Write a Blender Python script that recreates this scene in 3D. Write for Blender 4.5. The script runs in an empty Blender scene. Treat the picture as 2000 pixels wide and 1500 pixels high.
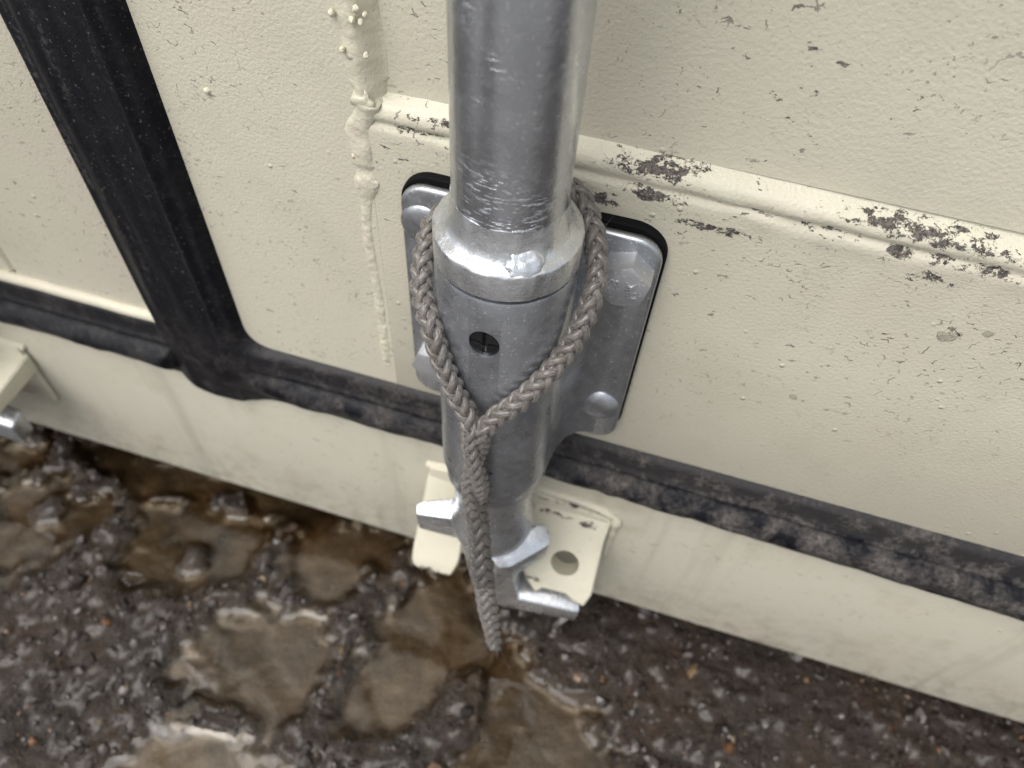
import bpy, bmesh, math, random
import numpy as np
from mathutils import Vector, Matrix, noise as mnoise

# ------------------------------------------------------------------ camera, sky, sun, exposure
scene = bpy.context.scene
col = scene.collection
R = math.radians
camd = bpy.data.cameras.new('camera')
cam = bpy.data.objects.new('camera', camd)
col.objects.link(cam)
scene.camera = cam
camd.sensor_width = 36.0
camd.lens = 27.0
camd.clip_start = 0.005
camd.clip_end = 500.0
cam.matrix_world = Matrix(((0.95666, -0.25829, 0.13450, 0.04364),
                           (0.28746, 0.76375, -0.57798, -0.16714),
                           (0.04656, 0.59159, 0.80489, 0.51500),
                           (0, 0, 0, 1)))
camd.dof.use_dof = True
camd.dof.focus_distance = 0.240
camd.dof.aperture_fstop = 11.0
camd.dof.aperture_blades = 0

SUN_EL, SUN_AZ = 62.0, -35.0            # azimuth measured from -Y (out of the doors) towards -X
world = bpy.data.worlds.new('World')
scene.world = world
world.use_nodes = True
wn = world.node_tree
for n in list(wn.nodes):
    wn.nodes.remove(n)
sky = wn.nodes.new('ShaderNodeTexSky')
sky.sky_type = 'NISHITA'
sky.sun_disc = False
sky.sun_elevation = R(SUN_EL)
sky.sun_rotation = R(180.0 + 35.0)
sky.air_density = 1.0
sky.dust_density = 4.0
sky.ozone_density = 1.0
hs = wn.nodes.new('ShaderNodeHueSaturation')
hs.inputs['Saturation'].default_value = 0.30       # overcast: the cloud layer greys the sky
bgn = wn.nodes.new('ShaderNodeBackground')
bgn.inputs['Strength'].default_value = 0.13
won = wn.nodes.new('ShaderNodeOutputWorld')
wn.links.new(sky.outputs[0], hs.inputs['Color'])
wn.links.new(hs.outputs[0], bgn.inputs[0])
wn.links.new(bgn.outputs[0], won.inputs[0])

sund = bpy.data.lights.new('sun', 'SUN')
sund.energy = 1.0
sund.angle = R(50)
sund.color = (1.0, 0.965, 0.91)
sun = bpy.data.objects.new('sun', sund)
col.objects.link(sun)
_d = Vector((math.sin(R(SUN_AZ)) * math.cos(R(SUN_EL)), -math.cos(R(SUN_AZ)) * math.cos(R(SUN_EL)), math.sin(R(SUN_EL))))
sun.rotation_euler = _d.to_track_quat('Z', 'Y').to_euler()
sun.location = _d * 6

vs = scene.view_settings
vs.view_transform = 'Standard'
vs.look = 'None'
vs.exposure = 0.82
vs.gamma = 1.0
vs.use_curve_mapping = False
scene.cycles.max_bounces = 5
scene.cycles.diffuse_bounces = 3
scene.cycles.glossy_bounces = 3
scene.cycles.transparent_max_bounces = 8
scene.cycles.use_denoising = True
scene.cycles.caustics_reflective = True

rng = np.random.default_rng(11)
random.seed(5)

# ------------------------------------------------------------------ helpers
def props(o, label=None, cat=None, group=None, kind=None):
    if label: o['label'] = label
    if cat: o['category'] = cat
    if group: o['group'] = group
    if kind: o['kind'] = kind
    return o

def thing(name, loc, label, cat, group=None):
    o = bpy.data.objects.new(name, None)
    o.empty_display_size = 0.05
    col.objects.link(o)
    o.location = loc
    bpy.context.view_layer.update()
    return props(o, label, cat, group)

def link(name, me, mat=None, parent=None, smooth=True):
    o = bpy.data.objects.new(name, me)
    col.objects.link(o)
    if mat is not None and not me.materials:
        me.materials.append(mat)
    if smooth:
        me.polygons.foreach_set('use_smooth', [True] * len(me.polygons))
    if parent is not None:
        o.parent = parent
        p, off = parent, Vector((0, 0, 0))
        while p is not None:
            off += p.location
            p = p.parent
        o.location = -off                      # meshes are written in world coordinates
    return o

def from_data(name, v, f, mat=None, parent=None, smooth=True):
    me = bpy.data.meshes.new(name)
    me.from_pydata([tuple(map(float, p)) for p in v], [], f)
    me.update()
    return link(name, me, mat, parent, smooth)

def from_bm(name, bm, mat=None, parent=None, smooth=False):
    bmesh.ops.recalc_face_normals(bm, faces=bm.faces)
    me = bpy.data.meshes.new(name)
    bm.to_mesh(me)
    bm.free()
    return link(name, me, mat, parent, smooth)

def auto_smooth(o, deg=35):
    me = o.data
    me.polygons.foreach_set('use_smooth', [True] * len(me.polygons))
    bm = bmesh.new(); bm.from_mesh(me)
    for e in bm.edges:
        if len(e.link_faces) == 2 and e.calc_face_angle(0) > R(deg):
            e.smooth = False
    bm.to_mesh(me); bm.free()
    return o

def grid_faces(nu, nv, closed_u=False):
    f = []
    for i in range(nu if closed_u else nu - 1):
        a = (i + 1) % nu
        for j in range(nv - 1):
            f.append((i * nv + j, a * nv + j, a * nv + j + 1, i * nv + j + 1))
    return f

def lathe(name, prof, mat, parent, seg=96, center=(0, 0), axis='Z', cap=True, wob=0.0, fq=300.0):
    """prof: list of (r, z); revolved about a vertical line through center"""
    v = []
    for i in range(seg):
        a = 2 * math.pi * i / seg
        for r, z in prof:
            p = Vector((center[0] + r * math.cos(a), center[1] + r * math.sin(a), z))
            if wob:
                k = mnoise.fractal(p * fq, 1.0, 2.0, 3) * wob
                p += Vector((math.cos(a), math.sin(a), 0.6)) * k
            v.append(p)
    f = grid_faces(seg, len(prof), True)
    if cap:
        n = len(prof)
        f.append([i * n for i in range(seg)][::-1])
        f.append([i * n + n - 1 for i in range(seg)])
    o = from_data(name, v, f, mat, parent)
    return auto_smooth(o, 38)

def hull(name, pts, mat, parent, bevel=0.0, seg=2):
    bm = bmesh.new()
    for p in pts:
        bm.verts.new(p)
    r = bmesh.ops.convex_hull(bm, input=bm.verts)
    bmesh.ops.delete(bm, geom=[g for g in r['geom_interior'] if isinstance(g, bmesh.types.BMVert)], context='VERTS')
    bmesh.ops.dissolve_limit(bm, angle_limit=R(2), verts=bm.verts, edges=bm.edges)
    if bevel:
        bmesh.ops.bevel(bm, geom=list(bm.edges), offset=bevel, segments=seg, profile=0.6, affect='EDGES', clamp_overlap=True)
    o = from_bm(name, bm, mat, parent)
    return auto_smooth(o, 30)

def box(name, a, b, mat, parent, bevel=0.0, seg=2):
    return hull(name, [(x, y, z) for x in (a[0], b[0]) for y in (a[1], b[1]) for z in (a[2], b[2])], mat, parent, bevel, seg)

def prism(name, outline, vec, mat, parent, bevel=0.0, seg=3):
    """outline: 3D polygon, extruded by vec"""
    bm = bmesh.new()
    vs_ = [bm.verts.new(p) for p in outline]
    fa = bm.faces.new(vs_)
    r = bmesh.ops.extrude_face_region(bm, geom=[fa])
    nv = [g for g in r['geom'] if isinstance(g, bmesh.types.BMVert)]
    bmesh.ops.translate(bm, vec=vec, verts=nv)
    if bevel:
        bmesh.ops.bevel(bm, geom=list(bm.edges), offset=bevel, segments=seg, profile=0.5, affect='EDGES')
    o = from_bm(name, bm, mat, parent)
    return auto_smooth(o, 32)

def boolean(o, cutter, op='DIFFERENCE'):
    cutter.matrix_world = o.matrix_world.copy() if False else cutter.matrix_world
    m = o.modifiers.new('b', 'BOOLEAN')
    m.operation = op
    m.object = cutter
    m.solver = 'EXACT'
    bpy.context.view_layer.update()
    dg = bpy.context.evaluated_depsgraph_get()
    me = bpy.data.meshes.new_from_object(o.evaluated_get(dg))
    o.modifiers.clear()
    o.data = me
    bpy.data.objects.remove(cutter)
    return auto_smooth(o, 38)

def catmull(pts, step):
    P = [Vector(p) for p in pts]
    P = [P[0] * 2 - P[1]] + P + [P[-1] * 2 - P[-2]]
    out = []
    for i in range(1, len(P) - 2):
        n = 24
        for k in range(n):
            t = k / n
            a, b, c, d = P[i - 1], P[i], P[i + 1], P[i + 2]
            out.append(0.5 * ((2 * b) + (c - a) * t + (2 * a - 5 * b + 4 * c - d) * t * t + (3 * b - a - 3 * c + d) * t ** 3))
    out.append(P[-2])
    res = [out[0]]
    acc = 0.0
    for i in range(1, len(out)):
        seg = (out[i] - out[i - 1]).length
        pos = 0.0
        while acc + seg - pos >= step:
            pos += step - acc
            acc = 0.0
            res.append(out[i - 1].lerp(out[i], pos / seg))
        acc += seg - pos
    return res

def frames(path):
    T = [(path[min(i + 1, len(path) - 1)] - path[max(i - 1, 0)]).normalized() for i in range(len(path))]
    n = Vector((0.3, -1, 0.2))
    F = []
    for t in T:
        n = (n - t * n.dot(t)).normalized()
        F.append((n.copy(), t.cross(n).normalized()))
    return T, F

def tube(name, path, rad, mat, parent, seg=10, flat=None, closed=True):
    """rad: number or list; flat: (list of outward vectors, ratio) for an oval section"""
    T, F = frames(path)
    v = []
    for i, p in enumerate(path):
        r = rad[i] if isinstance(rad, (list, tuple)) else rad
        if flat:
            nrm = flat[0][i]; nrm = (nrm - T[i] * nrm.dot(T[i])).normalized(); bn = T[i].cross(nrm)
            for k in range(seg):
                a = 2 * math.pi * k / seg
                v.append(p + bn * (math.cos(a) * r) + nrm * (math.sin(a) * r * flat[1]))
        else:
            for k in range(seg):
                a = 2 * math.pi * k / seg
                v.append(p + F[i][0] * (math.cos(a) * r) + F[i][1] * (math.sin(a) * r))
    n = len(path)
    f = [(i * seg + k, i * seg + (k + 1) % seg, (i + 1) * seg + (k + 1) % seg, (i + 1) * seg + k) for i in range(n - 1) for k in range(seg)]
    if closed:
        f.append(list(range(seg))[::-1]); f.append([(n - 1) * seg + k for k in range(seg)])
    return from_data(name, v, f, mat, parent)

def smooth01(x):
    x = np.clip(x, 0, 1)
    return x * x * (3 - 2 * x)

def vnoise(x, y, scale, seed):
    """smooth value noise in -1..1, feature size = scale"""
    g = np.random.default_rng(seed).uniform(-1, 1, (257, 257))
    u, w = x / scale + 1000.3, y / scale + 1000.7
    iu, iw = np.floor(u).astype(int), np.floor(w).astype(int)
    fu, fw = smooth01(u - iu), smooth01(w - iw)
    G = lambda a, b: g[a % 257, b % 257]
    return (G(iu, iw) * (1 - fu) + G(iu + 1, iw) * fu) * (1 - fw) + (G(iu, iw + 1) * (1 - fu) + G(iu + 1, iw + 1) * fu) * fw

# ------------------------------------------------------------------ materials
class Mat:
    def __init__(s, name):
        s.m = bpy.data.materials.new(name)
        s.m.use_nodes = True
        s.t = s.m.node_tree
        s.b = s.t.nodes['Principled BSDF']
        s.out = s.t.nodes['Material Output']
        s._tc = None
    def n(s, kind, **kw):
        x = s.t.nodes.new(kind)
        for k, v in kw.items():
            setattr(x, k, v)
        return x
    def l(s, a, b):
        s.t.links.new(a, b)
    def val(s, sock, v):
        if hasattr(v, 'is_output'): s.l(v, sock)
        else: sock.default_value = v
    def pos(s, scale=(1, 1, 1), rot=(0, 0, 0), loc=(0, 0, 0)):
        if s._tc is None:
            s._tc = s.n('ShaderNodeTexCoord')
        mp = s.n('ShaderNodeMapping')
        mp.inputs['Scale'].default_value = scale
        mp.inputs['Rotation'].default_value = rot
        mp.inputs['Location'].default_value = loc
        s.l(s._tc.outputs['Object'], mp.inputs['Vector'])
        return mp.outputs[0]
    def noise(s, scale, detail=3, rough=0.55, vec=None, dist=0.0):
        x = s.n('ShaderNodeTexNoise')
        x.inputs['Scale'].default_value = scale
        x.inputs['Detail'].default_value = detail
        x.inputs['Roughness'].default_value = rough
        x.inputs['Distortion'].default_value = dist
        s.l(vec if vec is not None else s.pos(), x.inputs['Vector'])
        return x.outputs['Fac']
    def voro(s, scale, feature='F1', vec=None, out='Distance', rnd=1.0):
        x = s.n('ShaderNodeTexVoronoi', feature=feature)
        x.inputs['Scale'].default_value = scale
        x.inputs['Randomness'].default_value = rnd
        s.l(vec if vec is not None else s.pos(), x.inputs['Vector'])
        return x.outputs[out]
    def rng(s, v, a, b, c=0.0, d=1.0, smooth=False):
        x = s.n('ShaderNodeMapRange')
        x.clamp = True
        if smooth: x.interpolation_type = 'SMOOTHSTEP'
        s.l(v, x.inputs[0])
        for i, k in enumerate((a, b, c, d)):
            s.val(x.inputs[i + 1], k)
        return x.outputs[0]
    def math(s, op, a, b=0.0, c=0.0):
        x = s.n('ShaderNodeMath', operation=op)
        s.val(x.inputs[0], a); s.val(x.inputs[1], b); s.val(x.inputs[2], c)
        return x.outputs[0]
    def mix(s, fac, a, b):
        x = s.n('ShaderNodeMix', data_type='RGBA')
        s.val(x.inputs[0], fac)
        for i, k in ((6, a), (7, b)):
            s.val(x.inputs[i], k if hasattr(k, 'is_output') else (*k, 1.0))
        return x.outputs[2]
    def sep(s, vec):
        x = s.n('ShaderNodeSeparateXYZ')
        s.l(vec, x.inputs[0])
        return x.outputs
    def warp(s, vec, scale, amount):
        nt = s.n('ShaderNodeTexNoise'); nt.inputs['Scale'].default_value = scale; nt.inputs['Detail'].default_value = 3
        s.l(vec, nt.inputs['Vector'])
        a = s.n('ShaderNodeVectorMath', operation='SUBTRACT'); s.l(nt.outputs['Color'], a.inputs[0]); a.inputs[1].default_value = (.5, .5, .5)
        b = s.n('ShaderNodeVectorMath', operation='SCALE'); s.l(a.outputs[0], b.inputs[0]); b.inputs['Scale'].default_value = amount
        c = s.n('ShaderNodeVectorMath', operation='ADD'); s.l(vec, c.inputs[0]); s.l(b.outputs[0], c.inputs[1])
        return c.outputs[0]
    def bump(s, h, dist, strength=1.0, prev=None):
        x = s.n('ShaderNodeBump')
        x.inputs['Distance'].default_value = dist
        x.inputs['Strength'].default_value = strength
        s.l(h, x.inputs['Height'])
        if prev is not None: s.l(prev, x.inputs['Normal'])
        return x.outputs[0]
    def set(s, **kw):
        for k, v in kw.items():
            sock = s.b.inputs[k.replace('_', ' ')]
            if isinstance(v, tuple) and len(v) == 3 and sock.type == 'RGBA': v = (*v, 1.0)
            s.val(sock, v)
        return s.m

def paint_material(name, cracks=1.0, wear=(), streaks=False, tint=(0.0, 0.0, 0.0)):
    """wear: (x, z, half length, half height) of spots where the paint is worn to the metal"""
    m = Mat(name)
    c1 = (0.560 + tint[0], 0.530 + tint[1], 0.420 + tint[2])
    c2 = (0.548, 0.503, 0.408)
    c3 = (0.510, 0.495, 0.384)
    p = m.pos()
    big = m.noise(15, 3)
    c = m.mix(m.rng(big, 0.42, 0.66), c1, c2)
    c = m.mix(m.rng(m.noise(31, 3, vec=m.pos(loc=(2, 2, 2))), 0.50, 0.72, 0.0, 0.7), c, c3)
    chip = None
    if cracks:
        w = m.warp(p, 170, 0.006)
        patch = m.rng(m.noise(20, 2, vec=m.pos(loc=(3, 1, 2))), 0.44, 0.60)
        edge = m.voro(150, 'DISTANCE_TO_EDGE', w)
        brk = m.rng(m.noise(240, 2, vec=m.pos(loc=(8, 1, 2))), 0.55, 0.60)
        thin = m.rng(edge, 0.010, 0.034, 0.95, 0.0)
        cr = m.math('MULTIPLY', m.math('MULTIPLY', thin, patch), brk)
        fl = m.rng(m.noise(150, 4, 0.64, vec=m.pos(scale=(1.0, 1.0, 1.9), rot=(0, R(12), 0))), 0.645, 0.665)
        fl = m.math('MULTIPLY', fl, m.rng(m.noise(17, 2, vec=m.pos(loc=(7, 0, 4))), 0.42, 0.58))
        pk = m.rng(m.noise(620, 2, 0.6), 0.665, 0.70)
        pk = m.math('MULTIPLY', pk, m.rng(m.noise(34, 2, vec=m.pos(loc=(1, 5, 8))), 0.46, 0.66))
        chip = m.math('MULTIPLY', m.math('MAXIMUM', m.math('MAXIMUM', cr, fl), m.math('MULTIPLY', pk, 0.7)), cracks)
        if wear:   # the paint has crazed most where the rail is creased
            chip = m.math('MULTIPLY', chip, m.rng(m.sep(p)[2], 0.255, 0.345, 0.30, 1.0))
    if wear:
        xyz = m.sep(p)
        zone = None
        for x, z, hx, hz in wear:
            a = m.math('MULTIPLY', m.math('SUBTRACT', xyz[0], x), 1.0 / hx)
            b = m.math('MULTIPLY', m.math('SUBTRACT', xyz[2], z), 1.0 / hz)
            r2 = m.math('ADD', m.math('MULTIPLY', a, a), m.math('MULTIPLY', b, b))
            k = m.rng(r2, 0.0, 3.0, 1.0, 0.0)
            zone = k if zone is None else m.math('MAXIMUM', zone, k)
        nz = m.noise(250, 6, 0.82, vec=m.warp(m.pos(scale=(0.75, 1, 1.0)), 300, 0.003))
        v = m.math('ADD', m.math('MULTIPLY', zone, 0.85), m.math('MULTIPLY', m.math('SUBTRACT', nz, 0.5), 4.6))
        k = m.rng(v, 0.74, 0.84)
        k = m.math('MULTIPLY', k, m.math('GREATER_THAN', zone, 0.02))
        chip = m.math('MAXIMUM', chip, k)
    bare = m.mix(m.rng(m.noise(900, 2), 0.40, 0.62), (0.048, 0.041, 0.037), (0.130, 0.114, 0.102))
    col_ = m.mix(chip, c, bare)
    if streaks:
        st = m.noise(46, 3, 0.6, vec=m.pos(scale=(1.0, 1.0, 0.05), rot=(0, R(10), 0)))
        col_ = m.mix(m.rng(st, 0.58, 0.70, 0.0, 0.5), col_, (0.36, 0.345, 0.275))
        bl = m.noise(24, 4, 0.62, vec=m.pos(loc=(5, 0, 0)))
        col_ = m.mix(m.rng(bl, 0.55, 0.74, 0.0, 0.6), col_, (0.40, 0.35, 0.27))
        splash = m.math('MULTIPLY', m.rng(m.sep(p)[2], 0.042, 0.105, 1.0, 0.0), m.rng(m.noise(120, 5, 0.7), 0.46, 0.68))
        col_ = m.mix(m.math('MULTIPLY', splash, 0.55), col_, (0.20, 0.155, 0.105))
    dots = m.rng(m.voro(135, 'F1'), 0.05, 0.17, 1.0, 0.0, True)
    dots = m.math('MULTIPLY', dots, m.rng(m.noise(55, 1, vec=m.pos(loc=(4, 4, 4))), 0.57, 0.66))
    h = m.math('ADD', m.math('MULTIPLY', m.noise(820, 2), 0.50), m.math('MULTIPLY', dots, 1.0))
    h = m.math('SUBTRACT', h, m.math('MULTIPLY', chip, 0.7))
    b = m.bump(h, 0.00055, 0.9)
    m.set(Base_Color=col_, Roughness=m.rng(chip, 0, 1, 0.40, 0.85), Normal=b)
    m.b.inputs['Specular IOR Level'].default_value = 0.4
    return m.m

def galv_material(name, base=(0.60, 0.615, 0.64), r0=0.26, r1=0.46, scratches=0.0, dirt=0.3, pit=0.00012, met=0.88):
    m = Mat(name)
    sp = m.voro(170, 'F1', out='Color')
    spx = m.sep(sp)[0]
    c = m.mix(m.rng(spx, 0, 1, 0, 0.35), base, tuple(k * 0.80 for k in base))
    c = m.mix(m.rng(m.noise(75, 4), 0.45, 0.75, 0.0, 0.5), c, tuple(k * 0.66 for k in base))
    speck = m.rng(m.noise(1000, 2, 0.6), 0.62, 0.68)
    c = m.mix(m.math('MULTIPLY', speck, 0.75), c, (0.82, 0.83, 0.85))
    dk = m.rng(m.noise(120, 5, 0.65), 0.58, 0.72, 0.0, dirt)
    c = m.mix(dk, c, (0.20, 0.18, 0.16))
    rough = m.rng(m.noise(210, 3), 0.3, 0.7, r0, r1)
    met = m.rng(dk, 0.0, 1.0, met, 0.35)
    h = m.math('ADD', m.math('MULTIPLY', m.noise(420, 3), 0.7), m.math('MULTIPLY', m.noise(1500, 2), 0.35))
    b = m.bump(h, pit, 0.9)
    if scratches:
        z = m.sep(m.pos())[2]
        zone = m.rng(z, 0.366, 0.398, 1.0, 0.0)
        zone = m.math('MULTIPLY', zone, m.rng(m.noise(70, 3), 0.40, 0.58))
        zone = m.math('MAXIMUM', zone, m.math('MULTIPLY', m.rng(m.noise(90, 2), 0.60, 0.70), 0.25))
        sc = m.noise(420, 3, 0.6, vec=m.pos(scale=(0.42, 0.42, 3.4)))
        sc = m.math('MULTIPLY', m.rng(sc, 0.57, 0.62), zone)
        c = m.mix(sc, c, (0.88, 0.90, 0.93))
        b = m.bump(sc, 0.00025, 0.9, b)
    m.set(Base_Color=c, Roughness=rough, Metallic=met, Normal=b)
    return m.m

def rubber_material(name):
    m = Mat(name)
    base = (0.0040, 0.0045, 0.0070)
    xyz = m.sep(m.pos())
    n1 = m.noise(75, 5, 0.66, vec=m.warp(m.pos(), 60, 0.012))
    n2 = m.noise(480, 3, 0.65)
    # settled dust thickens away from the door gap; run marks and grit on the upright strip
    amount = m.rng(xyz[0], -0.16, 0.06, 0.18, 0.56)
    amount = m.math('MULTIPLY', amount, m.rng(xyz[2], 0.205, 0.235, 1.0, 0.25))
    d = m.math('MULTIPLY', m.rng(n1, 0.40, 0.66), m.rng(n2, 0.34, 0.62, 0.25, 1.0))
    up = m.rng(xyz[2], 0.1985, 0.2005, 0.0, 0.22)
    up = m.math('MULTIPLY', up, m.rng(n2, 0.2, 0.7, 0.6, 1.0))
    d = m.math('MULTIPLY', m.math('MAXIMUM', d, up), m.math('MULTIPLY', amount, 1.7))
    lines = m.noise(130, 3, 0.6, vec=m.pos(scale=(1.0, 1.0, 0.09), rot=(0, R(-3), 0)))
    run = m.math('MULTIPLY', m.rng(lines, 0.58, 0.70), m.rng(n2, 0.44, 0.60))
    grit = m.rng(m.noise(760, 2), 0.66, 0.70)
    d2 = m.math('MAXIMUM', m.math('MULTIPLY', run, 0.30), m.math('MULTIPLY', grit, 0.50))
    d2 = m.math('MULTIPLY', d2, m.rng(xyz[2], 0.19, 0.23, 0.3, 1.0))
    d = m.math('MAXIMUM', d, d2)
    c = m.mix(d, base, (0.138, 0.124, 0.113))
    h = m.math('ADD', m.math('MULTIPLY', n2, 0.8), m.math('MULTIPLY', d, 1.0))
    m.set(Base_Color=c, Roughness=m.rng(d, 0, 0.5, 0.30, 0.85), Normal=m.bump(h, 0.0005, 0.6))
    m.b.inputs['Specular IOR Level'].default_value = 0.20
    return m.m

def simple(name, colr, rough, metallic=0.0, bscale=300, bdist=0.0002, var=0.25):
    m = Mat(name)
    c = m.mix(m.noise(bscale * 0.4, 4), tuple(k * (1 - var) for k in colr), tuple(min(1, k * (1 + var)) for k in colr))
    m.set(Base_Color=c, Roughness=rough, Metallic=metallic, Normal=m.bump(m.noise(bscale, 3), bdist, 0.8))
    return m.m

M_panel = paint_material('cream_paint_panel', 0.9)
WEAR = [(0.037, 0.3645, 0.012, 0.0024), (0.118, 0.3630, 0.020, 0.0024), (0.137, 0.3620, 0.010, 0.0020), (0.094, 0.3572, 0.008, 0.0016), (0.116, 0.3552, 0.005, 0.0014),
        (0.138, 0.3565, 0.011, 0.0022), (0.129, 0.3480, 0.006, 0.0022), (0.036, 0.3560, 0.010, 0.0022), (0.022, 0.3500, 0.006, 0.0022), (-0.044, 0.3590, 0.010, 0.0012),
        (-0.034, 0.3640, 0.008, 0.0009), (0.060, 0.3480, 0.014, 0.0014), (0.160, 0.3610, 0.010, 0.0020), (0.047, 0.2640, 0.0012, 0.008), (0.20, 0.3590, 0.018, 0.0022), (0.30, 0.3590, 0.02, 0.0022)]
M_rail = paint_material('cream_paint_rail', 1.0, WEAR)
M_stile = paint_material('cream_paint_stile', 0.55)
M_sill = paint_material('cream_paint_sill', 0.35, streaks=True, tint=(-0.02, -0.012, 0.0))
M_keeper = paint_material('cream_paint_keeper', 0.8, [(-0.032, 0.0890, 0.012, 0.0022), (0.050, 0.1010, 0.008, 0.0028), (0.036, 0.1530, 0.014, 0.0016), (0.030, 0.1440, 0.010, 0.0012), (0.046, 0.1430, 0.004, 0.0016), (0.024, 0.1080, 0.006, 0.0020)], tint=(0.05, 0.045, 0.035))
M_bead = paint_material('cream_paint_weld', 0.25, tint=(0.03, 0.025, 0.015))
M_rod = galv_material('galvanised_tube', (0.54, 0.568, 0.610), 0.15, 0.30, scratches=1.0, dirt=0.22, met=0.93)
M_sleeve = galv_material('galvanised_sleeve', (0.46, 0.484, 0.520), 0.24, 0.44, dirt=0.32)
M_plate = galv_material('galvanised_plate', (0.45, 0.468, 0.496), 0.26, 0.44, dirt=0.42)
M_collar = galv_material('galvanised_weld', (0.66, 0.68, 0.70), 0.20, 0.40, dirt=0.45, pit=0.0003)
M_cam = galv_material('galvanised_cam', (0.56, 0.58, 0.60), 0.22, 0.40, dirt=0.25, pit=0.0003, met=0.85)
M_bolt = galv_material('zinc_bolt', (0.47, 0.478, 0.495), 0.30, 0.42, dirt=0.15, pit=0.00005, met=0.60)
M_rubber = rubber_material('black_rubber')
M_rubber_v = M_rubber_l = M_rubber
M_pad = simple('black_sealant', (0.004, 0.004, 0.0045), 0.75)
M_pad.node_tree.nodes['Principled BSDF'].inputs['Specular IOR Level'].default_value = 0.12
M_plug = simple('black_plastic', (0.010, 0.010, 0.011), 0.22)

def rope_material(name, dark=1.0):
    m = Mat(name)
    uv = m.n('ShaderNodeUVMap'); uv.uv_map = 'UVMap'
    mp = m.n('ShaderNodeMapping'); mp.inputs['Scale'].default_value = (22.0, 0.9, 1.0)
    m.l(uv.outputs[0], mp.inputs['Vector'])
    fib = m.noise(1.0, 3, 0.6, vec=mp.outputs[0])
    blotch = m.noise(95, 3)
    c = m.mix(m.rng(fib, 0.35, 0.68), (0.050 * dark, 0.043 * dark, 0.037 * dark), (0.225 * dark, 0.207 * dark, 0.190 * dark))
    c = m.mix(m.rng(blotch, 0.45, 0.7, 0, 0.55), c, (0.095 * dark, 0.079 * dark, 0.065 * dark))
    m.set(Base_Color=c, Roughness=0.26, Normal=m.bump(fib, 0.00014, 0.8))
    m.b.inputs['Sheen Weight'].default_value = 0.15
    return m.m
M_rope = rope_material('braided_polypropylene')
M_rope_wet = rope_material('braided_polypropylene_wet', 0.50)

def ground_material():
    m = Mat('wet_dirt')
    at = m.n('ShaderNodeAttribute'); at.attribute_name = 'mud'
    mud = m.sep(at.outputs['Vector'])[0]
    n1 = m.noise(190, 5, 0.68)
    n2 = m.noise(520, 3, 0.6)
    grit = m.mix(m.rng(n1, 0.36, 0.68), (0.0085, 0.0056, 0.0038), (0.046, 0.034, 0.026))
    grit = m.mix(m.rng(n2, 0.58, 0.72, 0, 0.6), grit, (0.075, 0.064, 0.058))
    brown = m.noise(13, 3)
    grit = m.mix(m.rng(brown, 0.40, 0.60, 0, 0.65), grit, (0.042, 0.024, 0.013))
    # unseen ground: pale tone added to brighten the metal, dark strip for its reflection
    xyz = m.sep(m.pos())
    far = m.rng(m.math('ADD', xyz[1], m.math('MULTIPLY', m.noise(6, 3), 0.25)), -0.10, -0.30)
    reflect_band = m.math('ABSOLUTE', m.math('ADD', m.math('MULTIPLY', xyz[0], 0.84), m.math('MULTIPLY', xyz[1], -0.55)))
    reflect_band = m.rng(reflect_band, 0.10, 0.20)
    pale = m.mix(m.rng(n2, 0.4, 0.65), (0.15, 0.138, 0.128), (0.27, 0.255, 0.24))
    grit = m.mix(m.math('MULTIPLY', far, reflect_band), grit, pale)
    sw = m.noise(17, 3, 0.55, vec=m.warp(m.pos(), 14, 0.09))
    mudc = m.mix(m.rng(sw, 0.38, 0.62), (0.018, 0.0110, 0.0060), (0.092, 0.067, 0.044))
    mudc = m.mix(m.rng(m.noise(8, 2, vec=m.pos(loc=(3, 3, 0))), 0.45, 0.65, 0, 0.6), mudc, (0.062, 0.040, 0.019))
    c = m.mix(m.rng(mud, 0.10, 0.65), grit, mudc)
    h = m.math('ADD', n1, m.math('MULTIPLY', n2, 0.5))
    h = m.math('MULTIPLY', h, m.rng(mud, 0.2, 0.9, 1.0, 0.2))
    m.set(Base_Color=c, Roughness=m.rng(n2, 0.3, 0.7, 0.14, 0.45), Normal=m.bump(h, 0.0045, 0.9))
    m.b.inputs['Coat Weight'].default_value = 0.35
    m.b.inputs['Specular IOR Level'].default_value = 0.35
    m.b.inputs['Coat Roughness'].default_value = 0.10
    return m.m
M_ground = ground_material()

def water_material():
    m = Mat('puddle_water')
    tr = m.n('ShaderNodeBsdfTransparent'); tr.inputs[0].default_value = (0.86, 0.80, 0.70, 1)
    gl = m.n('ShaderNodeBsdfGlossy'); gl.inputs['Roughness'].default_value = 0.03
    fr = m.n('ShaderNodeFresnel'); fr.inputs['IOR'].default_value = 1.50
    b = m.bump(m.noise(22, 2), 0.0016, 0.30)
    m.l(b, gl.inputs['Normal']); m.l(b, fr.inputs['Normal'])
    mx = m.n('ShaderNodeMixShader')
    m.l(fr.outputs[0], mx.inputs[0]); m.l(tr.outputs[0], mx.inputs[1]); m.l(gl.outputs[0], mx.inputs[2])
    m.l(mx.outputs[0], m.out.inputs['Surface'])
    m.t.nodes.remove(m.b)
    return m.m
M_water = water_material()

def drop_material():
    m = Mat('water_drop')
    m.set(Base_Color=(1.0, 1.0, 1.0), Roughness=0.02, IOR=1.33)
    m.b.inputs['Transmission Weight'].default_value = 1.0
    return m.m
M_drop = drop_material()

def gravel_material():
    m = Mat('wet_gravel')
    at = m.n('ShaderNodeAttribute'); at.attribute_name = 'tone'
    m.set(Base_Color=at.outputs['Color'], Roughness=0.38, Normal=m.bump(m.noise(900, 3), 0.0003, 0.6))
    m.b.inputs['Coat Weight'].default_value = 0.25
    m.b.inputs['Coat Roughness'].default_value = 0.10
    return m.m
M_gravel = gravel_material()

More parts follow.
